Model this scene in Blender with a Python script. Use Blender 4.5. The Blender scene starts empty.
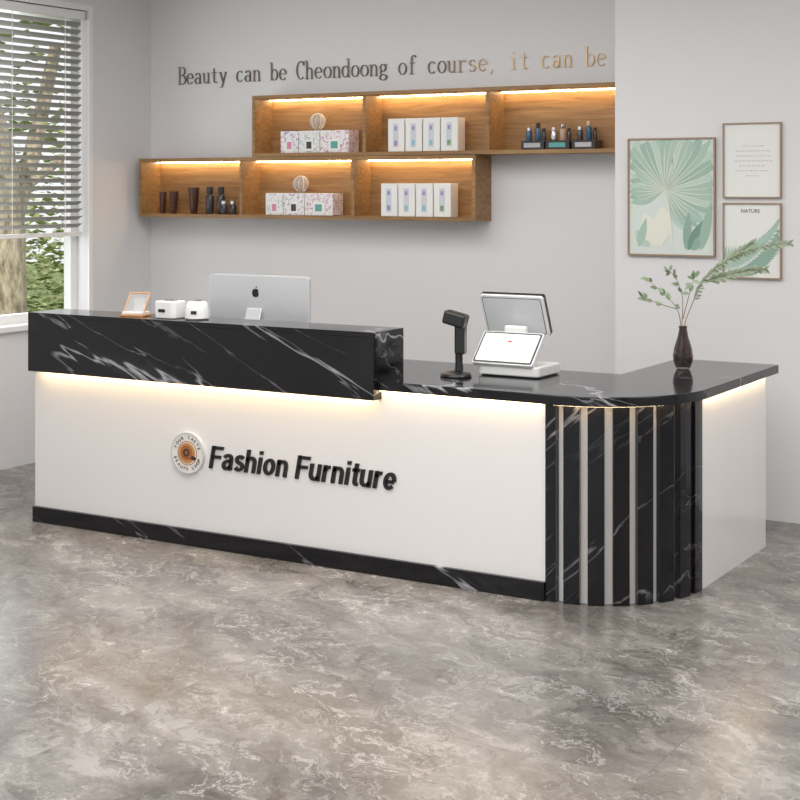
import bpy, bmesh, math, random
from mathutils import Vector, Matrix
random.seed(7)
S = bpy.context.scene
COL = S.collection
S.view_settings.view_transform = 'Standard'
S.view_settings.look = 'None'

# ---------------------------------------------------------------- helpers
def empty(name, loc=(0,0,0)):
    e = bpy.data.objects.new(name, None); e.location = loc; e.empty_display_size = .1
    COL.objects.link(e); return e

def finish(name, bm, mat, parent=None, bevel=0, smooth=False, seg=2):
    me = bpy.data.meshes.new(name)
    bmesh.ops.recalc_face_normals(bm, faces=bm.faces)
    bm.to_mesh(me); bm.free()
    o = bpy.data.objects.new(name, me); COL.objects.link(o)
    if mat:
        for m in (mat if isinstance(mat, (list, tuple)) else [mat]): me.materials.append(m)
    if smooth:
        for p in me.polygons: p.use_smooth = True
    if bevel:
        b = o.modifiers.new('bevel', 'BEVEL'); b.width = bevel; b.segments = seg; b.limit_method = 'ANGLE'; b.angle_limit = math.radians(40)
    if parent: 
        o.parent = parent
        o.matrix_parent_inverse = Matrix.Translation(parent.location).inverted() if parent.type == 'EMPTY' else Matrix()
    return o

def add_box(bm, x0,x1,y0,y1,z0,z1, M=None, mi=0):
    vs = [bm.verts.new(p) for p in [(x0,y0,z0),(x1,y0,z0),(x1,y1,z0),(x0,y1,z0),(x0,y0,z1),(x1,y0,z1),(x1,y1,z1),(x0,y1,z1)]]
    if M is not None:
        for v in vs: v.co = M @ v.co
    for f in [(0,3,2,1),(4,5,6,7),(0,1,5,4),(1,2,6,5),(2,3,7,6),(3,0,4,7)]:
        fc = bm.faces.new([vs[i] for i in f]); fc.material_index = mi
    return vs

def box(name, x0,x1,y0,y1,z0,z1, mat, parent=None, bevel=0, M=None):
    bm = bmesh.new(); add_box(bm, x0,x1,y0,y1,z0,z1, M)
    return finish(name, bm, mat, parent, bevel)

def prism_bm(bm, pts, z0, z1, M=None):
    a = [bm.verts.new((x,y,z0)) for x,y in pts]; b = [bm.verts.new((x,y,z1)) for x,y in pts]
    bm.faces.new(a[::-1]); bm.faces.new(b)
    n = len(pts)
    for i in range(n): bm.faces.new([a[i],a[(i+1)%n],b[(i+1)%n],b[i]])
    if M is not None:
        for v in a+b: v.co = M @ v.co
def prism(name, pts, z0, z1, mat, parent=None, bevel=0, M=None, smooth=False):
    bm = bmesh.new(); prism_bm(bm, pts, z0, z1, M)
    return finish(name, bm, mat, parent, bevel, smooth)

def lathe_bm(bm, prof, c, n=32, M=None):
    rings = []
    for r,z in prof:
        ring = []
        for i in range(n):
            a = 2*math.pi*i/n
            p = Vector((c[0]+r*math.cos(a), c[1]+r*math.sin(a), c[2]+z))
            if M is not None: p = M @ p
            ring.append(bm.verts.new(p))
        rings.append(ring)
    for k in range(len(rings)-1):
        for i in range(n):
            bm.faces.new([rings[k][i],rings[k][(i+1)%n],rings[k+1][(i+1)%n],rings[k+1][i]])
    bm.faces.new(rings[0][::-1]); bm.faces.new(rings[-1])

def lathe(name, prof, c, mat, parent=None, n=32, M=None, smooth=True, bevel=0):
    bm = bmesh.new(); lathe_bm(bm, prof, c, n, M)
    o = finish(name, bm, mat, parent, bevel)
    if smooth:
        for p in o.data.polygons: p.use_smooth = True
        m = o.modifiers.new('es','EDGE_SPLIT'); m.split_angle = math.radians(45)
    return o

def tube(name, strokes, rad, mat, parent=None, M=None, res=3, cyclic=False):
    cu = bpy.data.curves.new(name, 'CURVE'); cu.dimensions='3D'; cu.bevel_depth = rad; cu.bevel_resolution = res; cu.use_fill_caps = True
    for st in strokes:
        sp = cu.splines.new('POLY'); sp.points.add(len(st)-1)
        for i,p in enumerate(st):
            co = Vector(p[:3])
            if M is not None: co = M @ co
            sp.points[i].co = (*co,1); sp.points[i].radius = p[3] if len(p)>3 else 1
        sp.use_cyclic_u = cyclic
    cu.materials.append(mat)
    o = bpy.data.objects.new(name, cu); COL.objects.link(o)
    if parent:
        o.parent = parent; o.matrix_parent_inverse = Matrix.Translation(parent.location).inverted()
    return o

# ---------------------------------------------------------------- materials
def mat(name, col, rough=.5, metal=0, emit=None, es=0, trans=0, coat=0, ior=1.5, alpha=1):
    m = bpy.data.materials.new(name); m.use_nodes = True
    b = m.node_tree.nodes['Principled BSDF']
    b.inputs['Base Color'].default_value = (*col,1); b.inputs['Roughness'].default_value = rough
    b.inputs['Metallic'].default_value = metal; b.inputs['IOR'].default_value = ior
    b.inputs['Transmission Weight'].default_value = trans; b.inputs['Coat Weight'].default_value = coat
    if emit: b.inputs['Emission Color'].default_value = (*emit,1); b.inputs['Emission Strength'].default_value = es
    return m

class N:
    def __init__(s, m): s.nt = m.node_tree; s.b = s.nt.nodes['Principled BSDF']
    def n(s, t, **k):
        x = s.nt.nodes.new(t)
        for a,v in k.items(): setattr(x, a, v)
        return x
    def l(s, a, b): s.nt.links.new(a, b)
    def coord(s, scale=(1,1,1), rot=(0,0,0), loc=(0,0,0), src='Object'):
        tc = s.n('ShaderNodeTexCoord'); mp = s.n('ShaderNodeMapping'); mp.vector_type='POINT'
        mp.inputs['Scale'].default_value = scale; mp.inputs['Rotation'].default_value = rot; mp.inputs['Location'].default_value = loc
        s.l(tc.outputs[src], mp.inputs['Vector']); return mp.outputs['Vector']
    def noise(s, vec, scale, detail=4, rough=.5, dist=0):
        x = s.n('ShaderNodeTexNoise'); s.l(vec, x.inputs['Vector'])
        x.inputs['Scale'].default_value=scale; x.inputs['Detail'].default_value=detail; x.inputs['Roughness'].default_value=rough; x.inputs['Distortion'].default_value=dist
        return x.outputs['Fac']
    def math(s, op, a, b=None, clamp=False):
        x = s.n('ShaderNodeMath', operation=op); x.use_clamp = clamp
        for i,v in enumerate((a,b)):
            if v is None: continue
            if isinstance(v,(int,float)): x.inputs[i].default_value = v
            else: s.l(v, x.inputs[i])
        return x.outputs[0]
    def ramp(s, fac, stops):
        x = s.n('ShaderNodeValToRGB'); s.l(fac, x.inputs['Fac'])
        e = x.color_ramp.elements
        while len(e) < len(stops): e.new(.5)
        for i,(p,c) in enumerate(stops):
            e[i].position = p; e[i].color = (*c,1) if len(c)==3 else c
        return x.outputs['Color']
    def mix(s, fac, a, b, mode='MIX'):
        x = s.n('ShaderNodeMix', data_type='RGBA', blend_type=mode)
        if isinstance(fac,(int,float)): x.inputs[0].default_value = fac
        else: s.l(fac, x.inputs[0])
        for i,v in ((6,a),(7,b)):
            if isinstance(v, tuple): x.inputs[i].default_value = (*v,1)
            else: s.l(v, x.inputs[i])
        return x.outputs[2]
    def bump(s, h, st=.1, d=.01):
        x = s.n('ShaderNodeBump'); x.inputs['Strength'].default_value=st; x.inputs['Distance'].default_value=d
        s.l(h, x.inputs['Height']); s.l(x.outputs[0], s.b.inputs['Normal'])

def black_marble(name, tilt, loc=(0,0,0), zrot=0, k=1.0, bright=.40):
    m = mat(name, (.01,.01,.012), .10); m.node_tree.nodes['Principled BSDF'].inputs['Specular IOR Level'].default_value=.4; q = N(m)
    v = q.coord(src='Object', rot=(0,tilt,zrot), loc=loc)
    sc = q.n('ShaderNodeMapping'); sc.inputs['Scale'].default_value=(.20,.9,2.0); q.l(v, sc.inputs['Vector'])
    def vein(scale, width, lo, hi, seed, dist):
        off = q.n('ShaderNodeVectorMath', operation='ADD'); q.l(sc.outputs[0], off.inputs[0]); off.inputs[1].default_value=(seed,seed*1.7,seed*.6)
        n1 = q.noise(off.outputs[0], scale, 6, .5, dist)
        r = q.math('ABSOLUTE', q.math('SUBTRACT', n1, .5))
        line = q.math('SUBTRACT', 1, q.math('DIVIDE', r, width), True)
        msk = q.noise(off.outputs[0], scale*1.2, 3)
        mm = q.math('MULTIPLY', q.math('SUBTRACT', msk, lo), 1/(hi-lo), True)
        return q.math('MULTIPLY', line, mm)
    a = vein(1.25*k, .0065, .42, .56, 3.1, .2)
    b = q.math('MULTIPLY', vein(2.3*k, .005, .44, .58, 9.7, .3), .5)
    c = q.math('MULTIPLY', vein(1.25*k, .03, .50, .7, 3.1, .2), .06)
    f = q.math('ADD', q.math('MAXIMUM', a, b), c, True)
    q.l(q.mix(f, (.007,.007,.009), (bright,bright,bright*1.05)), q.b.inputs['Base Color'])
    return m

M_marble = black_marble('black_marble', math.radians(-24))
M_marble2 = black_marble('black_marble_slats', math.radians(42), (2.6,.2,.9), k=1.15, bright=.26)

M_white = mat('white_lacquer', (.79,.775,.765), .16, coat=.2)
M_whiteM = mat('white_plastic', (.80,.80,.79), .35)
M_frame = mat('window_frame_white', (.80,.80,.80), .4)
M_black = mat('black_plastic', (.012,.012,.013), .3)
M_letter = mat('black_acrylic', (.014,.013,.013), .35)
M_led = mat('led_warm', (1,.8,.55), .5, emit=(1,.72,.40), es=21)
M_ledS = mat('led_warm_shelf', (1,.8,.55), .5, emit=(1,.74,.42), es=34)
M_alu = mat('aluminium', (.66,.67,.69), .35, metal=.4)
M_bronze_sheen = mat('bronze_painted_sheen', (.42,.30,.18), .35, metal=.6); q = N(M_bronze_sheen)
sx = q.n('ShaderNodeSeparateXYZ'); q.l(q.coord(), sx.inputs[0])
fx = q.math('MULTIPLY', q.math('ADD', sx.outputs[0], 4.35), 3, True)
q.l(q.mix(fx, (.17,.14,.12), (.74,.54,.34)), q.b.inputs['Base Color'])  # gold light reflection on the last words painted into the colour along X

M_wall = mat('wall_paint', (.71,.70,.705), .8)
q = N(M_wall); q.bump(q.noise(q.coord(), 260, 2), .03, .002)
M_ceil = mat('ceiling_paint', (.8,.8,.8), .9)

# floor
M_floor = mat('grey_marble_floor', (.3,.28,.26), .2); q = N(M_floor)
v0 = q.coord(rot=(0,0,.55))
br = q.n('ShaderNodeTexBrick'); br.offset = 0.0; br.inputs['Scale'].default_value=1; br.inputs['Brick Width'].default_value=.8; br.inputs['Row Height'].default_value=.8
br.inputs['Mortar Size'].default_value=.0015; br.inputs['Mortar Smooth'].default_value=.3; br.inputs['Color1'].default_value=(0,0,0,1); br.inputs['Color2'].default_value=(1,1,1,1); br.inputs['Bias'].default_value=0
q.l(q.coord(), br.inputs['Vector'])
tofs = q.n('ShaderNodeVectorMath', operation='SCALE'); q.l(br.outputs['Color'], tofs.inputs[0]); tofs.inputs['Scale'].default_value=.10
vadd = q.n('ShaderNodeVectorMath', operation='ADD'); q.l(v0, vadd.inputs[0]); q.l(tofs.outputs[0], vadd.inputs[1]); v = vadd.outputs[0]
w = q.n('ShaderNodeTexNoise'); q.l(v, w.inputs['Vector']); w.inputs['Scale'].default_value=3.2; w.inputs['Detail'].default_value=7; w.inputs['Roughness'].default_value=.6
wm = q.n('ShaderNodeVectorMath', operation='SCALE'); q.l(w.outputs['Color'], wm.inputs[0]); wm.inputs['Scale'].default_value=.38
va = q.n('ShaderNodeVectorMath', operation='ADD'); q.l(v, va.inputs[0]); q.l(wm.outputs[0], va.inputs[1]); vv = va.outputs[0]
st = q.n('ShaderNodeMapping'); st.inputs['Scale'].default_value=(.8,1.7,1); q.l(vv, st.inputs['Vector']); vs_ = st.outputs[0]
n1 = q.noise(vs_, 2.6, 12, .70, .25)
base = q.ramp(n1, [(.30,(.085,.075,.068)),(.43,(.152,.139,.129)),(.54,(.222,.206,.193)),(.68,(.36,.34,.322))])
def ridge(sc, w_, lo, amt, c, prev, ctr=.5, seed=0):
    o = q.n('ShaderNodeVectorMath', operation='ADD'); q.l(vs_, o.inputs[0]); o.inputs[1].default_value=(seed,seed*.7,0)
    n = q.noise(o.outputs[0], sc, 8, .62, .5)
    l = q.math('SUBTRACT', 1, q.math('DIVIDE', q.math('ABSOLUTE', q.math('SUBTRACT', n, ctr)), w_), True)
    m_ = q.math('MULTIPLY', q.math('SUBTRACT', q.noise(o.outputs[0], sc*.8, 3), lo), 6, True)
    return q.mix(q.math('MULTIPLY', q.math('MULTIPLY', l, m_), amt), prev, c)
c1 = ridge(2.6, .014, .42, .70, (.52,.50,.48), base, seed=3)
c1 = ridge(5.0, .013, .42, .60, (.50,.48,.46), c1, seed=11)
c1 = ridge(3.6, .016, .40, .65, (.055,.048,.043), c1, seed=7)
c1 = ridge(7.5, .020, .40, .50, (.07,.06,.055), c1, seed=17)
c3 = q.mix(q.math('MULTIPLY', br.outputs['Fac'], .30), c1, (.09,.08,.075))
q.l(c3, q.b.inputs['Base Color'])
q.l(q.math('ADD', q.math('MULTIPLY', n1, .25), .12), q.b.inputs['Roughness'])

# wood
M_wood = mat('oak_veneer', (.3,.15,.05), .5); q = N(M_wood)
v = q.coord(scale=(1.2,9,16)); n1 = q.noise(v, 2.2, 6, .6, .8)
n2 = q.noise(q.coord(scale=(2,40,70)), 3, 3)
c = q.ramp(n1, [(.25,(.18,.095,.036)),(.5,(.31,.172,.068)),(.75,(.44,.26,.11))])
q.l(q.mix(q.math('MULTIPLY', n2, .3), c, (.12,.055,.02)), q.b.inputs['Base Color'])

# ---------------------------------------------------------------- room shell
XL, YB, YC, XC = -6.593, 7.75, 7.42, -3.12
RX, RY, CH = 2.6, -2.2, 3.1
box('floor', XL-.2, RX+.15, RY, YB+.15, -.1, 0, M_floor)
box('ceiling', XL-.2, RX+.15, RY, YB+.15, CH, CH+.1, M_ceil)
box('wall_back', XL-.2, RX+.15, YB, YB+.15, 0, CH, M_wall)
box('wall_pier', XC, RX, YC, YB, 0, CH, M_wall)
box('wall_right', RX, RX+.15, RY, YB, 0, CH, M_wall)
W0, W1, WZ0, WZ1 = 4.7, 7.14, .84, 2.79
bm = bmesh.new()
add_box(bm, XL-.18, XL, RY, W0, 0, CH); add_box(bm, XL-.18, XL, W1, YB, 0, CH)
add_box(bm, XL-.18, XL, W0, W1, 0, WZ0); add_box(bm, XL-.18, XL, W0, W1, WZ1, CH)
finish('wall_left', bm, M_wall)
win = empty('window_1', (XL-.12, (W0+W1)/2, WZ0))
bm = bmesh.new()
xa, xb = XL-.15, XL-.09
add_box(bm, xa, xb, W0, W0+.06, WZ0, WZ1); add_box(bm, xa, xb, W1-.06, W1, WZ0, WZ1)
add_box(bm, xa, xb, W0+.06, W1-.06, WZ0, WZ0+.06); add_box(bm, xa, xb, W0+.06, W1-.06, WZ1-.06, WZ1)
add_box(bm, xa, xb, 5.9, 5.96, WZ0+.06, WZ1-.06)
finish('frame', bm, M_frame, win, .004)
box('sill', XL-.09, XL+.03, W0-.03, W1+.03, WZ0-.03, WZ0+.005, M_frame, win, .004)
bm = bmesh.new()
add_box(bm, XL-.0, XL+.012, W1, W1+.035, WZ0, WZ1+.035); add_box(bm, XL, XL+.012, W0-.035, W0, WZ0, WZ1+.035); add_box(bm, XL, XL+.012, W0, W1, WZ1, WZ1+.035)
finish('casing', bm, M_frame, win)
bl = empty('venetian_blind', (XL-.03, (W0+W1)/2, WZ1))
M_slat = mat('blind_slat', (.33,.315,.295), .5)
box('headrail', XL-.075, XL-.005, W0+.02, W1-.02, WZ1-.06, WZ1-.005, M_frame, bl, .004)
bm = bmesh.new()
z = WZ1-.09
while z > 1.40:
    Mx = Matrix.Translation((XL-.04, 0, z)) @ Matrix.Rotation(math.radians(-28), 4, 'Y')
    add_box(bm, -.025, .025, W0+.03, W1-.03, -.0015, .0015, Mx); z -= .047
finish('slats', bm, M_slat, bl)
box('bottom_rail', XL-.06, XL-.02, W0+.03, W1-.03, 1.365, 1.39, M_frame, bl, .003)
tube('cords', [[(XL-.012, y, WZ1-.04),(XL-.012, y, 1.37)] for y in (5.1,5.8,6.5,6.95)], .0022, M_frame, bl)
tube('wand', [[(XL+.002, W1-.06, WZ1-.06),(XL+.002, W1-.055, 1.55)]], .005, M_frame, bl)

# ---------------------------------------------------------------- outside
M_grass = mat('grass', (.14,.20,.06), .9)
box('garden_lawn', -40, XL-.4, -10, 30, -.5, -.4, M_grass)
M_bark = mat('bark', (.42,.36,.26), .9); q = N(M_bark)
n1 = q.noise(q.coord(scale=(1,1,.35)), 16, 6, .7); q.l(q.ramp(n1, [(.35,(.16,.13,.09)),(.52,(.42,.36,.26)),(.7,(.62,.57,.44))]), q.b.inputs['Base Color']); q.bump(n1,.8,.05)
M_leaf = mat('foliage', (.16,.27,.06), .6); q = N(M_leaf)
n1 = q.noise(q.coord(), 2.5, 5, .7); q.l(q.ramp(n1, [(.3,(.10,.14,.04)),(.5,(.27,.32,.12)),(.7,(.50,.52,.27))]), q.b.inputs['Base Color'])
def leaves(bm, c, r, n, s):
    for _ in range(n):
        d = Vector((random.gauss(0,1),random.gauss(0,1),random.gauss(0,1))).normalized()*(random.random()**.4)
        p = Vector((c[0]+d.x*r[0], c[1]+d.y*r[1], c[2]+d.z*r[2]))
        if p.z < -.2: continue
        R = Matrix.Rotation(random.uniform(0,6.28),3,'Z') @ Matrix.Rotation(random.uniform(-1.2,1.2),3,'X')
        k = s*random.uniform(.6,1.3)
        vs = [bm.verts.new(p + R @ Vector(t)) for t in ((-k*.5,0,0),(0,-k*.25,0),(k*.5,0,0),(0,k*.25,0))]
        bm.faces.new(vs)
tree = empty('garden_tree', (-9.9, 9.75, -.4))
tube('trunk', [[(-9.85,9.66,-.4,1.35),(-9.9,9.68,.5,1.1),(-9.92,9.70,1.3,1),(-9.9,9.58,2.0,.85),(-10.0,9.3,3.0,.7),(-10.1,9.0,4,.5)],
               [(-9.92,9.72,1.3,.7),(-10.1,10.2,2.0,.5),(-10.2,10.6,3.0,.35)],[(-9.9,9.78,1.8,.4),(-10,9.2,2.3,.3),(-10,8.6,2.9,.2)],[(-9.95,10.0,1.7,.3),(-10,10.6,2.0,.2),(-10,11.2,2.1,.12)]], .16, M_bark, tree, res=6)
bm = bmesh.new(); leaves(bm, (-10.6,9.8,4.2), (1.6,2.4,1.2), 1500, .20)
leaves(bm, (-10.4,10.4,2.4), (.6,1.4,.8), 450, .12)
finish('crown', bm, M_leaf, tree)
bm = bmesh.new()
for c,r,n in [((-12,12.2,.1),(1.4,1.6,1.0),2200),((-14,13.9,.5),(2,2.5,1.3),2200),((-14.5,15.5,1.0),(2.5,3,1.6),1800),((-17,14,1.4),(2,4,2.0),2200)]:
    leaves(bm, c, r, n, .13)
finish('garden_hedge', bm, M_leaf)

# ---------------------------------------------------------------- reception counter
rc = empty('reception_counter', (-3.8, 5.9, 0))
SL, SH = .80, .84
cx, cy, R, RYY = -2.575, 5.995, .445, .485
FX0 = -5.445
LX, LY = -3.402, 5.70
def el(a, d=0): return (cx+(R+d)*math.cos(a), cy+(RYY+d)*math.sin(a))
pts = [(-5.43,LY),(LX,LY),(LX,5.48),(cx,5.48)]
for i in range(1,33): pts.append(el(-math.pi/2+math.pi/2*i/32, .03))
pts += [(-2.10,6.96),(-2.6,6.96),(-2.6,6.25),(-5.43,6.25)]
prism('counter_slab', pts, SL, SH, M_marble, rc, .004)
box('ledge_front', -5.43,LX, 5.45,5.475, .76,1.03, M_marble, rc, .001)
box('ledge_top', -5.43,LX, 5.45,LY, 1.03,1.052, M_marble, rc, .001)
box('ledge_end', LX-.022,LX, 5.475,LY, .76,1.03, M_marble, rc)
box('ledge_end_left', -5.43,-5.408, 5.475,LY, .76,1.03, M_marble, rc)
box('ledge_back', -5.408,LX-.022, LY-.02,LY, .76,1.03, M_marble, rc)
box('front_panel', FX0,-2.62, 5.515,5.60, .077,SL-.002, M_white, rc)
box('plinth', FX0,-2.62, 5.495,5.60, 0,.077, M_marble, rc, .002)
box('left_end_panel', FX0, FX0+.03, 5.60,6.22, 0,SL-.002, M_white, rc)
box('pillar', -2.62,-2.575, 5.508,5.62, 0,SL-.002, M_marble2, rc, .002)
box('pedestal', -4.0,-3.5, 5.7,6.2, .02,.70, M_white, rc, .003)
M_core = mat('white_core', (.78,.75,.73), .3)
pts = [(cx,cy)]
for i in range(25): pts.append(el(-math.pi/2+math.pi/2*i/24, -.034))
prism('curved_core', pts, 0, SL-.002, M_core, rc)
bm = bmesh.new()
ns = 7; st = 90/ns
for i in range(ns):
    a0 = -90 + i*st + st*.33; a1 = -90 + (i+1)*st
    loop = [el(math.radians(a)) for a in (a0,(a0+a1)/2,a1)] + [el(math.radians(a),-.033) for a in (a1,(a0+a1)/2,a0)]
    prism_bm(bm, loop, 0, SL-.002)
finish('curved_slats', bm, M_marble2, rc, .002)
box('side_panel', -2.20,-2.135, cy+.001,6.87, .0,SL-.002, M_white, rc)
box('return_inner_panel', -2.59,-2.56, 6.25,6.87, .0,SL-.002, M_white, rc)
box('return_back_panel', -2.56,-2.20, 6.84,6.87, .0,SL-.002, M_white, rc)
box('led_ledge', -5.40,LX-.03, 5.480,5.510, .775,.783, M_led, rc)
box('led_slab', LX+.005,-2.63, 5.490,5.508, .7985,.7998, M_led, rc)
box('led_side', -2.130,-2.114, 6.02,6.86, .7985,.7998, M_led, rc)
pts = [el(math.radians(-90+90*i/20),.018) for i in range(21)] + [el(math.radians(-90+90*i/20),.004) for i in range(20,-1,-1)]
M_led2 = mat('led_warm_soft', (1,.8,.55), .5, emit=(1,.72,.42), es=14)
prism('led_curve', pts, .7985, .7998, M_led2, rc)

def text(name, s, size, M, ext, material, parent, shear=0, off=0, sx=1, width=None):
    cu = bpy.data.curves.new(name,'FONT'); cu.body = s; cu.size = size; cu.extrude = ext; cu.shear = shear; cu.offset = off
    cu.materials.append(material)
    o = bpy.data.objects.new(name, cu); COL.objects.link(o)
    bpy.context.view_layer.update()
    k = (width/o.dimensions.x) if width else sx
    o.matrix_world = M @ Matrix.Diagonal((k,1,1,1))
    if parent:
        mw = o.matrix_world.copy(); o.parent = parent; o.matrix_parent_inverse = Matrix.Translation(parent.location).inverted(); o.matrix_basis = mw
    return o
FR = Matrix.Rotation(math.radians(90),4,'X')
# bold italic sans letters cut from acrylic, built as mitred strokes
def pa(ax,ay,rx,ry,a0,a1,n=14): return [(ax+rx*math.cos(math.radians(a0+(a1-a0)*i/n)), ay+ry*math.sin(math.radians(a0+(a1-a0)*i/n))) for i in range(n+1)]
BG = {
'F':(.71,[[(.1,0),(.1,1)],[(.1,.92),(.67,.92)],[(.1,.52),(.59,.52)]]),
'a':(.68,[pa(.29,.50,.20,.15,165,0,8)+[(.49,.15),(.52,0)],[(.49,.42),(.30,.40)]+pa(.26,.22,.165,.155,90,270,8)+[(.36,.085),(.49,.2)]]),
's':(.62,[pa(.29,.52,.18,.135,20,250,10)+pa(.29,.215,.19,.145,70,-160,10)]),
'h':(.71,[[(.1,0),(.1,1)],pa(.305,.44,.205,.21,165,0,8)+[(.51,0)]]),
'i':(.31,[[(.1,0),(.1,.72)],[(.1,.85),(.1,1)]]),
'o':(.72,[pa(.32,.36,.225,.29,0,360,24)]),
'n':(.71,[[(.1,0),(.1,.72)],pa(.305,.44,.205,.21,165,0,8)+[(.51,0)]]),
'u':(.71,[[(.51,0),(.51,.72)],[(.1,.72)]+pa(.305,.28,.205,.21,180,345,8)]),
'r':(.49,[[(.1,0),(.1,.72)],pa(.34,.42,.23,.225,170,85,6)]),
't':(.44,[[(.19,.93),(.19,.2)]+pa(.29,.2,.10,.13,180,275,5)[1:]+[(.38,.08)],[(.01,.655),(.38,.655)]]),
'e':(.68,[[(.12,.335),(.52,.335)],pa(.31,.36,.215,.29,-3,315,20)]),
}
def ribbon(bm, pl, M, wv=.195, wh=.140, th=.008):
    n=len(pl); closed = (Vector(pl[0])-Vector(pl[-1])).length<1e-4
    L=[];Rr=[]
    for i in range(n):
        p=Vector(pl[i])
        if closed: d0=(p-Vector(pl[i-1] if i>0 else pl[-2])); d1=(Vector(pl[i+1] if i<n-1 else pl[1])-p)
        else:
            d1=(Vector(pl[i+1])-p) if i<n-1 else (p-Vector(pl[i-1])); d0=(p-Vector(pl[i-1])) if i>0 else d1
        d=(d0.normalized()+d1.normalized()).normalized()
        w=(wh+(wv-wh)*abs(d.y)**1.3)/2
        nn=Vector((-d.y,d.x)); L.append(p+nn*w); Rr.append(p-nn*w)
    for i in range(n-1):
        quad=[L[i],L[i+1],Rr[i+1],Rr[i]]
        prism_bm(bm, [(v.x+.2*v.y, v.y) for v in quad], 0, th/ .105, M)
bm = bmesh.new(); x=0
for ch in 'Fashion Furniture':
    if ch==' ': x+=.36; continue
    aw,sts = BG[ch]
    Mt = Matrix.Translation((-4.340,5.5149,.372)) @ FR @ Matrix.Diagonal((.1005,.1055,.1055,1)) @ Matrix.Translation((x,0,0))
    for pl in sts: ribbon(bm, pl, Mt)
    x += aw
finish('sign_lettering', bm, M_letter)

# round coffee logo
lg = empty('round_logo_sign', (-4.46,5.51,.431))
LM = Matrix.Translation((-4.46,5.515,.431)) @ FR
M_cream = mat('logo_white', (.80,.77,.73), .3)
M_brown = mat('logo_brown', (.36,.13,.04), .4)
M_dbrown = mat('logo_dark_brown', (.07,.03,.015), .4)
def disc(name, r0, r1, z0, z1, m, n=48, ox=0, oy=0):
    bm = bmesh.new()
    for i in range(n):
        a,b = 2*math.pi*i/n, 2*math.pi*(i+1)/n
        P = lambda r,t,z: bm.verts.new(LM @ Vector((ox+r*math.cos(t), oy+r*math.sin(t), z)))
        if r0 > 0:
            bm.faces.new([P(r0,a,z1),P(r1,a,z1),P(r1,b,z1),P(r0,b,z1)])
            bm.faces.new([P(r1,a,z0),P(r1,b,z0),P(r1,b,z1),P(r1,a,z1)]); bm.faces.new([P(r0,b,z0),P(r0,a,z0),P(r0,a,z1),P(r0,b,z1)])
        else:
            bm.faces.new([P(0,0,z1),P(r1,a,z1),P(r1,b,z1)]); bm.faces.new([P(r1,a,z0),P(r1,b,z0),P(r1,b,z1),P(r1,a,z1)])
    bmesh.ops.remove_doubles(bm, verts=bm.verts, dist=1e-5)
    return finish(name, bm, m, lg)
disc('disc', 0, .095, 0, .014, M_cream)
disc('rim', .091, .097, 0, .016, M_alu)
disc('inner_ring', .054, .057, .014, .0155, M_brown)
disc('saucer', 0, .048, .014, .016, mat('logo_tan',(.55,.25,.08),.4), ox=-.002)
disc('coffee', 0, .034, .016, .0175, M_brown, ox=-.003, oy=.003)
disc('crema', .010, .019, .0175, .0185, M_dbrown, ox=-.003, oy=.003)
prism('cup_handle', [(.022,-.026),(.050,-.030),(.053,-.016),(.030,-.008)], .016,.018, M_dbrown, lg, 0, LM)
for i,ch in enumerate('YOUR TASTE'):
    if ch==' ': continue
    a = math.radians(160-i*15.5)
    text('ring_letter', ch, .022, LM @ Matrix.Translation((.066*math.cos(a),.066*math.sin(a),.015)) @ Matrix.Rotation(a-math.pi/2,4,'Z') @ Matrix.Translation((-.007,0,0)), .0008, M_dbrown, lg)
for i,ch in enumerate('BEAUTY SHOP'):
    if ch==' ': continue
    a = math.radians(200+i*14)
    text('ring_letter', ch, .022, LM @ Matrix.Translation((.082*math.cos(a),.082*math.sin(a),.015)) @ Matrix.Rotation(a+math.pi/2,4,'Z') @ Matrix.Translation((-.007,0,0)), .0008, M_dbrown, lg)

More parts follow.
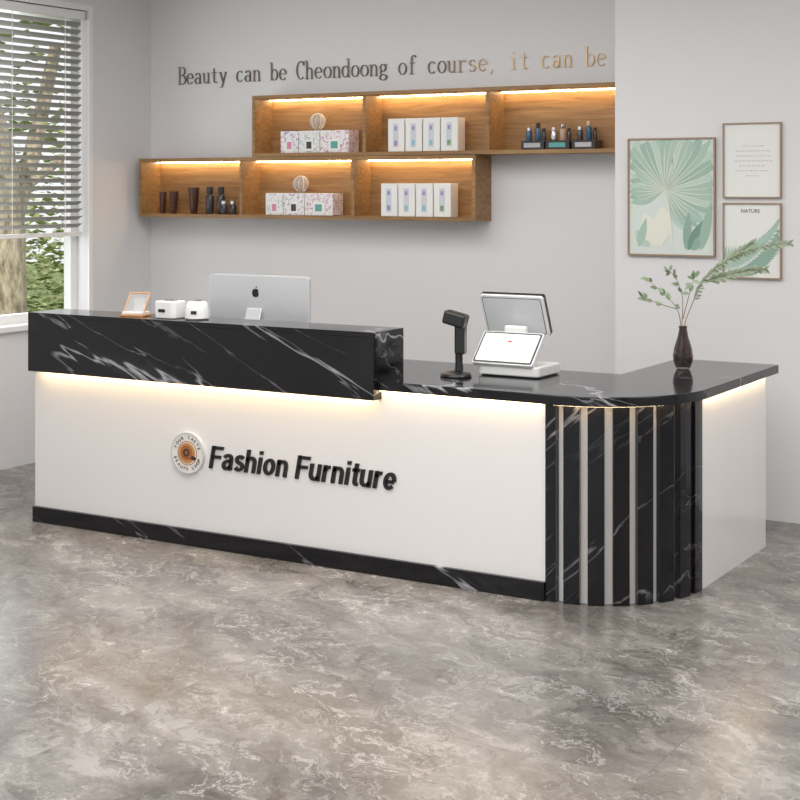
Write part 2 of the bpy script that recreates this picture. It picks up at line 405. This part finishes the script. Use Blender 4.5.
# ---------------------------------------------------------------- wall serif lettering
def arc(ax,ay,rx,ry,a0,a1,n=12):
    out=[]
    for i in range(n+1):
        t = math.radians(a0+(a1-a0)*i/n)
        out.append((ax+rx*math.cos(t), ay+ry*math.sin(t), .42+.78*abs(math.cos(t))))
    return out
V=1.15; H=.5
def ln(*p):
    out=[]
    for i,(x,y) in enumerate(p):
        if i<len(p)-1: dx,dy=p[i+1][0]-x,p[i+1][1]-y
        else: dx,dy=x-p[i-1][0],y-p[i-1][1]
        out.append((x,y,V if abs(dy)>abs(dx) else H))
    return out
G = {
'B':[ln((.1,0),(.1,1)),ln((0,0),(.3,0)),ln((0,1),(.28,1)),arc(.28,.76,.19,.24,90,-90),ln((.1,.52),(.28,.52)),arc(.28,.26,.23,.26,90,-90)],
'e':[ln((.07,.34),(.46,.34)),arc(.26,.31,.2,.31,5,320)],
'a':[arc(.24,.44,.15,.18,160,0,8)+ln((.39,.44),(.39,.05))+ln((.4,.02),(.5,.02)),arc(.22,.17,.16,.17,0,360)],
'u':[ln((0,.6),(.1,.6)),ln((.1,.6),(.1,.2)),arc(.25,.2,.15,.19,180,360,8),ln((.3,.6),(.4,.6)),ln((.4,.6),(.4,0)),ln((.4,0),(.5,0))],
't':[ln((.22,.85),(.22,.15)),arc(.34,.15,.12,.14,180,310,6),ln((.06,.6),(.42,.6))],
'y':[ln((.08,.6),(.27,.02)),ln((.45,.6),(.2,-.25)),ln((.2,-.27),(.06,-.27)),ln((0,.6),(.18,.6)),ln((.36,.6),(.54,.6))],
'c':[arc(.27,.31,.2,.31,45,315)],
'n':[ln((0,.6),(.1,.6)),ln((.1,.6),(.1,0)),arc(.26,.42,.15,.19,180,0,8),ln((.41,.42),(.41,0)),ln((.02,0),(.2,0)),ln((.32,0),(.5,0))],
'b':[ln((0,1),(.1,1)),ln((.1,1),(.1,0)),arc(.28,.31,.19,.31,0,360)],
'C':[arc(.28,.5,.24,.5,50,310),ln((.46,.98),(.46,.75))],
'h':[ln((0,1),(.1,1)),ln((.1,1),(.1,0)),arc(.26,.42,.15,.19,180,0,8),ln((.41,.42),(.41,0)),ln((.02,0),(.2,0)),ln((.32,0),(.5,0))],
'o':[arc(.26,.31,.21,.31,0,360)],
'd':[arc(.23,.31,.19,.31,0,360),ln((.3,1),(.42,1)),ln((.42,1),(.42,0)),ln((.42,0),(.52,0))],
'g':[arc(.24,.42,.16,.19,0,360),arc(.25,-.1,.2,.15,0,360),ln((.12,.26),(.1,.1)),ln((.1,.08),(.3,.05)),ln((.36,.55),(.5,.6))],
'f':[arc(.35,.82,.13,.18,30,180,7),ln((.22,.82),(.22,0)),ln((.08,.6),(.42,.6)),ln((.1,0),(.36,0))],
'r':[ln((.05,.6),(.15,.6)),ln((.15,.6),(.15,0)),ln((.03,0),(.3,0)),arc(.33,.40,.18,.2,180,40,7)],
's':[arc(.26,.46,.15,.15,30,270,8),arc(.26,.16,.16,.15,90,-150,8)],
',':[ln((.2,.06),(.22,-.02),(.14,-.15))],
'i':[ln((.1,.6),(.24,.6)),ln((.24,.6),(.24,0)),ln((.1,0),(.38,0)),ln((.24,.82),(.24,.88))],
}
phrase = 'Beauty can be Cheondoong of course, it can be'
strokes=[]; capH=.112; adv=3.05/len(phrase)
for i,ch in enumerate(phrase):
    if ch==' ': continue
    for s in G[ch]:
        strokes.append([(-6.355+i*adv+x*capH*1.08, YB-.006, 2.35+y*capH, r) for x,y,r in s])
tube('wall_lettering', strokes, .0048, M_bronze_sheen, None, res=2)

# ---------------------------------------------------------------- shelves
YF, YK = 7.55, 7.75
def shelf(name, x0, x1, z0, z1):
    e = empty(name, ((x0+x1)/2, YK, z0)); t=.022
    box('back', x0+t, x1-t, YK-.012, YK-.001, z0+t, z1-t, M_wood, e)
    box('top', x0, x1, YF, YK-.001, z1-t, z1, M_wood, e, .001)
    box('bottom', x0, x1, YF, YK-.001, z0, z0+t, M_wood, e, .001)
    xs = [x0+t/2, x0+(x1-x0)/3, x0+2*(x1-x0)/3, x1-t/2]
    for i,x in enumerate(xs): box('upright_%d'%i, x-t/2, x+t/2, YF+.001, YK-.001, z0+t, z1-t, M_wood, e)
    for i in range(3):
        box('led_strip_%d'%i, xs[i]+.015, xs[i+1]-.015, YK-.050, YK-.036, z1-t-.006, z1-t-.001, M_ledS, e)
shelf('wall_shelf', -6.525, -4.03, 1.478, 1.859)
shelf('wall_shelf', -5.607, -3.125, 1.861, 2.242)

def pxX(px, Y):
    u=(px-400)/1500; return Y*(u*.8575-.5145)/(u*.5145+.8575)

M_box = mat('carton_white', (.80,.79,.77), .5)
def cols(h): return mat('label', h, .5)
M_pink=cols((.62,.22,.38)); M_teal=cols((.10,.35,.33)); M_violet=cols((.34,.26,.50)); M_dark=cols((.04,.035,.04)); M_blue=cols((.25,.50,.62)); M_grn=cols((.18,.33,.16))
def pattern_mat(name, c):
    m = mat(name, (.8,.8,.8), .5); q = N(m)
    n = q.noise(q.coord(), 38, 3, .6, 1.5); q.l(q.ramp(n, [(.50,(.78,.76,.76)),(.54,(.78,.76,.76)),(.58,c),(.66,c)]), q.b.inputs['Base Color']); return m
PM = [pattern_mat('floral_purple',(.40,.30,.48)), pattern_mat('floral_green',(.42,.50,.46)), pattern_mat('floral_pink',(.55,.28,.38))]
def cosm_boxes(px0, px1, z, order):
    X0, X1 = pxX(px0,7.60), pxX(px1,7.60); w=(X1-X0)
    ws=[.27,.31,.42]; e = empty('gift_box_set', ((X0+X1)/2, 7.65, z)); x=X0
    for i in range(3):
        ww = w*ws[i]*.97
        box('box_%d'%i, x, x+ww, 7.585, 7.70, z, z+.135, PM[order[i]], e, .002)
        lab = [M_pink,M_dark,M_teal][i]
        box('label_%d'%i, x+ww*.30, x+ww*.70, 7.583, 7.585, z+.012, z+.080, M_box, e)
        box('logo_%d'%i, x+ww*.38, x+ww*.62, 7.5815, 7.583, z+.025, z+.068, lab, e)
        x += w*ws[i]
    return e
def globe(px, z):
    x = pxX(px, 7.64); e = empty('decorative_globe', (x,7.64,z))
    M_g = mat('globe_glass', (.70,.62,.54), .15, trans=.5)
    prof=[(.022,0),(.03,.008),(.018,.012)]; 
    for i in range(1,12):
        a=-math.pi/2+math.pi*i/12; prof.append((.047*math.cos(a), .058+.047*math.sin(a)))
    lathe('ball', prof, (x,7.64,z), M_g, e)
    tube('ribs', [[(x+.0485*math.cos(t)*math.cos(r), 7.64+.0485*math.cos(t)*math.sin(r), z+.058+.0485*math.sin(t)) for t in [math.pi*k/12-math.pi/2 for k in range(13)]] for r in [math.pi*j/5 for j in range(10)]], .0012, M_whiteM, e)
zb = 1.478+.0225; zu = 1.861+.0225
cosm_boxes(267, 335, zb, (1,0,2)); cosm_boxes(282, 351, zu, (0,1,2))
globe(301, zb+.136); globe(318, zu+.136)
def tall_boxes(px0, px1, z):
    X0,X1=pxX(px0,7.60),pxX(px1,7.60); w=(X1-X0)/4; e=empty('product_box_row', ((X0+X1)/2,7.64,z))
    for i in range(4):
        x=X0+i*w
        box('carton_%d'%i, x, x+w*.93, 7.60, 7.69, z, z+.195, M_box, e, .002)
        c=[M_violet,M_blue,M_blue,M_grn][i]
        box('band_%d'%i, x+w*.30, x+w*.60, 7.5985, 7.60, z+.025, z+.165, cols((.58,.62,.66)), e)
        box('print_%d'%i, x+w*.36, x+w*.54, 7.5975, 7.5985, z+.035, z+.065, c, e)
        box('cap_%d'%i, x+w*.38, x+w*.52, 7.5975, 7.5985, z+.125, z+.15, M_violet, e)
tall_boxes(381, 452, zb); tall_boxes(388, 459, zu)
M_vase = mat('dark_brown_ceramic', (.06,.022,.014), .3)
for px,h,r in ((163,.14,.024),(174,.145,.030),(194,.17,.036)):
    x=pxX(px,7.64); lathe('tapered_vase', [(r*.55,0),(r*.6,.004),(r,h*.95),(r,h),(r*.8,h),(r*.45,.02)], (x,7.64,zb), M_vase)
def bottle(name, px, z, h, r, m, capm, Y=7.64):
    x=pxX(px,Y); e=empty(name,(x,Y,z))
    lathe('body', [(r*.9,0),(r,.004),(r,h*.66),(r*.9,h*.70),(r*.5,h*.73),(r*.5,h*.74)], (x,Y,z), m, e, 24)
    lathe('cap', [(r*.75,h*.74),(r*.8,h*.75),(r*.8,h),(r*.5,h*1.005)], (x,Y,z), capm, e, 24)
M_smoke = mat('smoked_glass', (.05,.045,.05), .12)
M_sil = mat('silver', (.6,.6,.62), .25, metal=1)
bottle('cosmetic_bottle', 210, zb, .175, .027, M_smoke, M_dark, 7.66)
bottle('cosmetic_bottle', 221, zb, .175, .027, M_smoke, M_dark, 7.66)
bottle('cosmetic_jar', 224, zb, .085, .022, M_smoke, M_sil, 7.60)
bottle('cosmetic_jar', 233, zb, .085, .024, M_smoke, M_sil, 7.62)
M_bluegl = mat('blue_glass', (.03,.09,.16), .1)
for k,(px0,px1) in enumerate(((523,546),(548,571),(574,597))):
    X0,X1=pxX(px0,7.62),pxX(px1,7.62)
    e = empty('product_case', ((X0+X1)/2,7.64,zu))
    box('case', X0,X1,7.59,7.70,zu,zu+.05, M_smoke, e, .003)
    box('case_label', X0+.02,X1-.02,7.588,7.59,zu+.012,zu+.038, [M_sil,M_teal,M_sil][k], e)
    m=[M_bluegl, M_sil, M_smoke][k]; z=zu+.051
    bottle('perfume_bottle', px0+6, z, .075, .018, m, M_sil, 7.65)
    bottle('perfume_bottle', px0+15, z, [.10,.09,.105][k], .017, [M_bluegl,mat('nude',(.45,.30,.22),.3),M_bluegl][k], [M_dark,M_sil,M_bronze_sheen][k], 7.65)
    bottle('perfume_bottle', px0+21, z, .07, .012, M_smoke, M_dark, 7.67)

# ---------------------------------------------------------------- art
M_paper = mat('art_paper', (.76,.76,.73), .6)
M_fr = mat('frame_wood', (.33,.23,.15), .5)
def art(name, x0,x1,z0,z1, t=.008):
    e = empty(name, ((x0+x1)/2,YC,z0)); y=YC-.001
    box('paper', x0+t,x1-t,y-.010,y,z0+t,z1-t, M_paper, e)
    bm=bmesh.new(); 
    add_box(bm,x0,x0+t,y-.02,y,z0,z1); add_box(bm,x1-t,x1,y-.02,y,z0,z1); add_box(bm,x0+t,x1-t,y-.02,y,z0,z0+t); add_box(bm,x0+t,x1-t,y-.02,y,z1-t,z1)
    finish('frame', bm, M_fr, e); return e
def leafpoly(bm, base, ang, L, W, y, x0,x1,z0,z1, bend=0, n=12, pw=.75):
    left=[];right=[]
    for i in range(n+1):
        t=i/n; a=ang+bend*t
        px=base[0]+L*t*math.cos(a); pz=base[1]+L*t*math.sin(a); w=W*math.sin(math.pi*min(1,t**pw))*.5
        if i>1 and not (x0<px<x1 and z0<pz<z1): break
        nx,nz=-math.sin(a),math.cos(a)
        cl=lambda X,Z:(min(max(X,x0),x1),y,min(max(Z,z0),z1))
        left.append(bm.verts.new(cl(px+nx*w,pz+nz*w))); right.append(bm.verts.new(cl(px-nx*w,pz-nz*w)))
    for i in range(len(left)-1): bm.faces.new([left[i],left[i+1],right[i+1],right[i]])
def pg(n,c): return mat(n,c,.6)
greens=[pg('print_green_a',(.26,.40,.32)),pg('print_green_b',(.38,.52,.44)),pg('print_green_c',(.16,.29,.22)),pg('print_cream',(.74,.74,.64)),pg('print_green_d',(.48,.60,.53)),pg('print_green_e',(.32,.46,.38))]
a1 = art('framed_leaf_print', -3.041,-2.564,1.316,1.93)
X0,X1,Z0,Z1=-3.031,-2.574,1.326,1.92
box('tint', X0,X1, YC-.0125,YC-.011, Z0,Z1, pg('print_bg',(.64,.70,.65)), a1)
c0=(-2.83,1.665)
nb=34; vb=bmesh.new()
for i in range(nb):
    ad=-75+i*(285/(nb-1)); a=math.radians(ad); bm=bmesh.new()
    L=.36 if ad<150 else .21
    if ad<0: L=.24+.12*(ad+75)/75
    leafpoly(bm,c0,a,L,.060,YC-.0128-.0002*(i%4),X0,X1,Z0,Z1,bend=.16*(1 if ad<80 else -1),pw=1.4,n=24); finish('leaf_%d'%i,bm,greens[[4,1,5,1,4,5][i%6]],a1)
    leafpoly(vb,c0,a,L*.88,.004,YC-.0140,X0,X1,Z0,Z1,bend=.16*(1 if ad<80 else -1),n=24)
for k,(bx,bz,a,L,W,mi,pw) in enumerate([(-2.92,1.36,2.3,.12,.07,4,1),(-2.88,1.36,1.95,.20,.10,3,1),(-2.86,1.36,1.5,.22,.10,3,1),
        (-2.72,1.35,1.50,.20,.045,0,.8),(-2.71,1.35,1.05,.19,.055,2,.8),(-2.69,1.35,.80,.14,.05,0,.8),(-2.64,1.35,1.35,.26,.05,5,.8),(-2.98,1.36,1.3,.16,.045,1,.8)]):
    bm=bmesh.new(); leafpoly(bm,(bx,bz),a,L,W,YC-.0144-.00005*k,X0,X1,Z0,Z1,pw=pw,n=20); finish('low_leaf',bm,greens[mi],a1)
leafpoly(vb,(-2.79,1.33),1.68,.34,.014,YC-.0150,X0,X1,Z0,Z1)
finish('veins',vb,greens[3],a1)
a2 = art('framed_text_print', -2.523,-2.222,1.62,2.0,.006)
M_ink = mat('ink_grey',(.50,.52,.50),.6)
for i,(w_,z) in enumerate([(.10,1.88),(.17,1.855),(.16,1.83),(.18,1.805),(.14,1.78),(.17,1.755),(.06,1.73)]):
    bm=bmesh.new(); x=-2.372-w_/2
    while x< -2.372+w_/2:
        ww=random.uniform(.008,.022); add_box(bm,x,x+ww,YC-.0125,YC-.011,z,z+.004); x+=ww+.006
    finish('text_line',bm,M_ink,a2)
a3 = art('framed_fern_print', -2.523,-2.222,1.213,1.595,.006)
text('title','NATURE',.026,Matrix.Translation((-2.43,YC-.0118,1.545))@FR,.0003,M_dark,a3)
X0,X1,Z0,Z1=-2.515,-2.230,1.221,1.53
bm=bmesh.new(); bm2=bmesh.new()
for i in range(20):
    t=i/19; bx=-2.505+.25*t; bz=1.25+.20*t*t
    leafpoly(bm,(bx,bz),2.0-.5*t,.13*(1-.4*t),.020,YC-.0122-.0001*(i%2),X0,X1,Z0,Z1,-.3)
    leafpoly(bm2,(bx,bz),-.35+.5*t,.14*(1-.3*t),.020,YC-.0122-.0001*(i%2),X0,X1,Z0,Z1,.2)
finish('fern_a',bm,greens[1],a3); finish('fern_b',bm2,greens[0],a3)

# ---------------------------------------------------------------- computer monitor (seen from the back)
mo = empty('computer_monitor', (-4.414,6.0,SH))
def rrect(w,h,r,n=6):
    pts=[]
    for sx,sz,a0 in ((1,1,0),(-1,1,90),(-1,-1,180),(1,-1,270)):
        for i in range(n+1):
            a=math.radians(a0+90*i/n); pts.append((sx*(w/2-r)+r*math.cos(a), sz*(h/2-r)+r*math.sin(a)))
    return pts
MM = Matrix.Translation((-4.410,6.0,1.072)) @ FR
prism('housing', rrect(.605,.335,.016), -.012, .012, M_alu, mo, .004, MM)
prism('screen', rrect(.585,.305,.006), -.0135, -.012, M_black, mo, 0, MM)
box('stand_neck', -.045,.045,-.004,.004,0,.245, M_alu, mo, .003, Matrix.Translation((-4.42,5.89,SH+.006)) @ Matrix.Rotation(math.radians(-20),4,'X'))
box('stand_foot', -4.51,-4.33,5.87,6.08,SH+.001,SH+.007, M_alu, mo, .002)
lp=[]
for i in range(40):
    a=2*math.pi*i/40; r=.021*(1-.10*math.exp(-((a-math.pi/2)/.35)**2)-.08*math.exp(-((a-3*math.pi/2)/.35)**2))
    x=r*math.cos(a); y=r*1.05*math.sin(a)
    d=Vector((x-.027,y-.004)); 
    if d.length<.012: d=d.normalized()*.012; x=.027+d.x; y=.004+d.y
    lp.append((x,y))
LM2 = Matrix.Translation((-4.425,5.9875,1.152)) @ FR
prism('fruit_logo', lp, 0,.0012, M_black, mo, 0, LM2)
prism('fruit_logo_leaf', [(0,.023),(.004,.031),(.010,.034),(.008,.027)],0,.0012,M_black,mo,0,LM2)

# ---------------------------------------------------------------- ledge items
LT=1.0525
ph = empty('display_stand', (-4.817,5.56,LT))
M_or = mat('light_wood',(.66,.34,.15),.4)
M_clear = mat('clear_acrylic',(.85,.85,.85),.05,trans=.85,ior=1.1)
T = Matrix.Translation((-4.825,5.56,LT)) @ Matrix.Rotation(math.radians(12),4,'Z')
box('base',-.062,.062,-.045,.045,0,.010,M_or,ph,.002,T)
box('base_top',-.055,.055,-.040,.040,.010,.022,M_whiteM,ph,.003,T)
B = T @ Matrix.Translation((0,-.02,.020)) @ Matrix.Rotation(math.radians(-38),4,'X')
bm=bmesh.new(); add_box(bm,-.056,-.050,-.004,.004,0,.112,B); add_box(bm,.050,.056,-.004,.004,0,.112,B); add_box(bm,-.050,.050,-.004,.004,.106,.112,B)
finish('frame',bm,M_or,ph,.001)
box('card',-.050,.050,-.0015,.0015,.0,.106,M_clear,ph,0,B)
box('prop',-.03,.03,-.002,.002,0,.065,M_whiteM,ph,0,T @ Matrix.Translation((0,.038,.018)))
ds = empty('tissue_dispenser', (-4.61,5.56,LT))
prism('body', [(x-4.61,y+5.56) for x,y in rrect(.125,.105,.025)], LT, LT+.082, M_whiteM, ds, .006)
prism('top_slot', [(x-4.61,y+5.56) for x,y in rrect(.07,.05,.02)], LT+.0825, LT+.085, M_sil, ds)
box('button', -4.64,-4.60,5.504,5.508,LT+.03,LT+.045,M_black,ds,.001)
sp = empty('smart_speaker', (-4.457,5.57,LT))
lathe('body', [(.050,0),(.058,.006),(.056,.05),(.048,.078),(.040,.084),(.0,.084001)], (-4.457,5.57,LT), M_whiteM, sp, 40)
lathe('dial', [(.022,.0845),(.022,.090),(.018,.092)], (-4.457,5.57,LT), M_sil, sp, 32)
box('display', -.014,.014,-.002,.002,-.008,.008, M_black, sp, .001, Matrix.Translation((-4.435,5.517,LT+.035)) @ Matrix.Rotation(math.radians(20),4,'Z'))

# ---------------------------------------------------------------- barcode scanner stand
SX, SY = -3.192, 5.80
bs = empty('barcode_scanner_stand', (SX,SY,SH))
c=(SX,SY,SH+.001)
lathe('base',[(.068,0),(.070,.004),(.066,.014),(.03,.022),(.022,.026)],c,M_black,bs,40)
lathe('stem',[(.020,.026),(.017,.06),(.017,.16),(.020,.17)],(c[0]+.015,c[1],c[2]),M_black,bs,20)
H1 = Matrix.Translation((SX+.02,SY,SH+.185)) @ Matrix.Rotation(math.radians(10),4,'Z')
box('grip',-.022,.026,-.018,.026,-.085,.06,M_black,bs,.008,H1)
box('head',-.072,.032,-.034,.034,-.032,.028,M_black,bs,.010,H1 @ Matrix.Translation((0,0,.066)) @ Matrix.Rotation(math.radians(14),4,'Y'))
box('window',-.074,-.071,-.024,.024,-.020,.018,M_sil,bs,.001,H1 @ Matrix.Translation((0,0,.066)) @ Matrix.Rotation(math.radians(14),4,'Y'))

# ---------------------------------------------------------------- POS terminal
po = empty('pos_terminal', (-3.01,6.0,SH))
PB = Matrix.Translation((-2.990,6.02,SH+.001))
prism('base', rrect(.30,.24,.02), .004,.048, M_whiteM, po, .006, PB)
prism('foot', rrect(.28,.22,.02), 0,.004, M_black, po, 0, PB)
FS = Matrix.Translation((-3.012,5.955,.955)) @ Matrix.Rotation(math.radians(45),4,'X')
prism('front_display', rrect(.300,.185,.012), -.012,.010, M_whiteM, po, .003, FS)
prism('front_bezel', rrect(.288,.173,.008), .010,.0115, M_black, po, 0, FS)
prism('front_screen', rrect(.270,.155,.004), .0115,.0125, mat('screen_white',(.8,.82,.84),.15,emit=(.8,.84,.88),es=.3), po, 0, FS)
prism('screen_dot', rrect(.022,.012,.005), .0125,.013, mat('red',(.7,.08,.04),.4), po, 0, FS @ Matrix.Translation((.0,.035,0)))
for k,(w_,y_) in enumerate(((.10,.012),(.06,-.004),(.12,-.02))):
    prism('screen_bar', rrect(w_,.004,.001), .0125,.013, mat('greyui',(.4,.42,.45),.4), po, 0, FS @ Matrix.Translation((.0,y_,0)))
box('front_arm',-.035,.035,-.015,.015,0,.09,M_whiteM,po,.005,Matrix.Translation((-3.007,6.0,SH+.04)))
RS = Matrix.Translation((-3.055,6.105,1.096)) @ Matrix.Rotation(math.radians(114),4,'X')
box('rear_neck',-.055,.055,-.014,.014,0,.17,M_whiteM,po,.008,Matrix.Translation((-3.03,6.075,SH+.04)) @ Matrix.Rotation(math.radians(2),4,'X'))
prism('rear_display', rrect(.32,.20,.014), -.006,.008, M_whiteM, po, .003, RS)
prism('rear_groove', rrect(.296,.178,.010), .0078,.0086, M_black, po, 0, RS)
prism('rear_panel', rrect(.290,.172,.010), .008,.0095, mat('pale_grey',(.68,.70,.71),.25), po, 0, RS)
prism('rear_screen', rrect(.322,.202,.012), -.022,-.006, M_black, po, 0, RS)

# ---------------------------------------------------------------- vase with branches
vp=(-2.427,6.568,SH+.001)
pl = empty('vase_with_branches', vp)
M_gl = mat('smoky_glass', (.30,.25,.25), .04, trans=.95, ior=1.25)
lathe('vase',[(.026,0),(.032,.004),(.044,.035),(.047,.06),(.040,.10),(.024,.15),(.018,.185),(.020,.197),(.017,.197),(.015,.185),(.020,.15),(.036,.10),(.042,.06),(.038,.035),(.026,.012)],vp,M_gl,pl,40)
rt=Vector((.8575,.5145,0)); fw=Vector((-.5145,.8575,0))
def W(a,z,b=0): return Vector(vp)+rt*a*.00459+fw*b+Vector((0,0,z*.00459))
M_stem = mat('stem',(.24,.16,.09),.6); M_lf = mat('leaf_green',(.28,.37,.23),.5); M_lf2=mat('leaf_grey_green',(.30,.37,.25),.5)
def catm(P,n=8):
    out=[]
    for i in range(len(P)-1):
        p0=P[max(i-1,0)];p1=P[i];p2=P[i+1];p3=P[min(i+2,len(P)-1)]
        for k in range(n):
            t=k/n; out.append(.5*((2*p1)+(p2-p0)*t+(2*p0-5*p1+4*p2-p3)*t*t+(3*p1-p0-3*p2+p3)*t**3))
    out.append(P[-1]); return out
def leaf(bm,p,d,L,Wd):
    d=d.normalized(); s=d.cross(Vector((random.uniform(-.5,.5),random.uniform(-1,-.3),random.uniform(-.2,.8)))).normalized(); nrm=d.cross(s)
    L2=[p, p+d*L*.3+s*Wd*.5, p+d*L*.7+s*Wd*.4-nrm*L*.05, p+d*L-nrm*L*.12, p+d*L*.7-s*Wd*.4-nrm*L*.05, p+d*L*.3-s*Wd*.5]
    bm.faces.new([bm.verts.new(x) for x in L2])
frond = catm([W(0,6),W(1,40),W(8,62),W(22,88,.02),W(45,107,.04),W(75,120,.03),W(108,126,.0)])
side1 = catm([W(22,88,.02),W(38,92,.0),W(60,98,-.03),W(82,100,-.04)])
side2 = catm([W(45,107,.04),W(58,116,.06),W(74,126,.06)])
brs = [catm([W(0,6),W(-2,42),W(-6,60),W(-18,74),W(-36,90,.02)]), catm([W(0,6),W(-1,42),W(0,70,.01),W(-6,90,.02),W(-14,98)]), catm([W(-6,60),W(-20,64,-.03),W(-42,72,-.03)]),
       catm([W(0,50),W(5,75,-.03),W(10,92,-.03)])]
tube('stems', [[(*p,1-.6*i/len(s)) for i,p in enumerate(s)] for s in [frond,side1,side2]+brs], .0024, M_stem, pl)
bm=bmesh.new()
for s,n0 in ((frond,18),(side1,3),(side2,2)):
    for i in range(n0,len(s)-1):
        tng=(s[i+1]-s[i]).normalized()
        for k in range(2):
            for sg in (1,-1):
                d=tng*.8+Vector((0,0,sg))*.7+fw*random.uniform(-.6,.6)
                leaf(bm,s[i].lerp(s[i+1],k*.5),d,random.uniform(.028,.050)*(1.1-.5*i/len(s)),.009)
finish('fern_leaves',bm,M_lf2,pl)
bm=bmesh.new()
for s in brs:
    for i in range(len(s)//2,len(s)):
        if i%3 and i<len(s)-3: continue
        for k in range(2):
            d=Vector((random.uniform(-1,.7),random.uniform(-.6,.6),random.uniform(-.4,.9)))
            leaf(bm,s[i],d,random.uniform(.028,.045),.018)
finish('leaves',bm,M_lf,pl)

# ---------------------------------------------------------------- lights
def area(name, loc, sx, sy, e, col=(1,1,1), rot=(0,0,0)):
    l=bpy.data.lights.new(name,'AREA'); l.shape='RECTANGLE'; l.size=sx; l.size_y=sy; l.energy=e; l.color=col
    o=bpy.data.objects.new(name,l); o.location=loc; o.rotation_euler=rot; COL.objects.link(o); return o
area('overhead_fill_light', (-2.2,2.6,3.06), 4.5, 3.5, 160, (1,.985,.965))  # unseen overhead area lights, added to fill the room with light
area('overhead_fill_light', (-4.2,5.2,3.06), 3.5, 1.6, 68, (1,.985,.965))
area('overhead_fill_light', (.6,5.2,3.06), 2.5, 2.5, 68, (1,.985,.965))  # extra overhead fill, added to brighten the counter's side panel
area('window_daylight', (XL-.25,5.9,1.9), 2.2, 1.8, 30, (.95,.98,1), (0,math.radians(-90),0))
sun=bpy.data.lights.new('sun','SUN'); sun.energy=3.2; sun.angle=.02; sun.color=(1,.95,.85)
so=bpy.data.objects.new('sun',sun); so.rotation_euler=(math.radians(48),0,math.radians(20)); so.location=(0,0,6); COL.objects.link(so)
w=bpy.data.worlds.new('world'); S.world=w; w.use_nodes=True
bg=w.node_tree.nodes['Background']; bg.inputs[0].default_value=(.95,.97,1,1); bg.inputs[1].default_value=1.08

# ---------------------------------------------------------------- camera
cd=bpy.data.cameras.new('camera'); cam=bpy.data.objects.new('camera',cd); COL.objects.link(cam)
cd.sensor_width=36; cd.lens=67.5; cd.shift_y=-(400-186)/800
cam.location=(0,0,1.68); cam.rotation_euler=(math.radians(90),0,math.atan(.6))
S.camera=cam
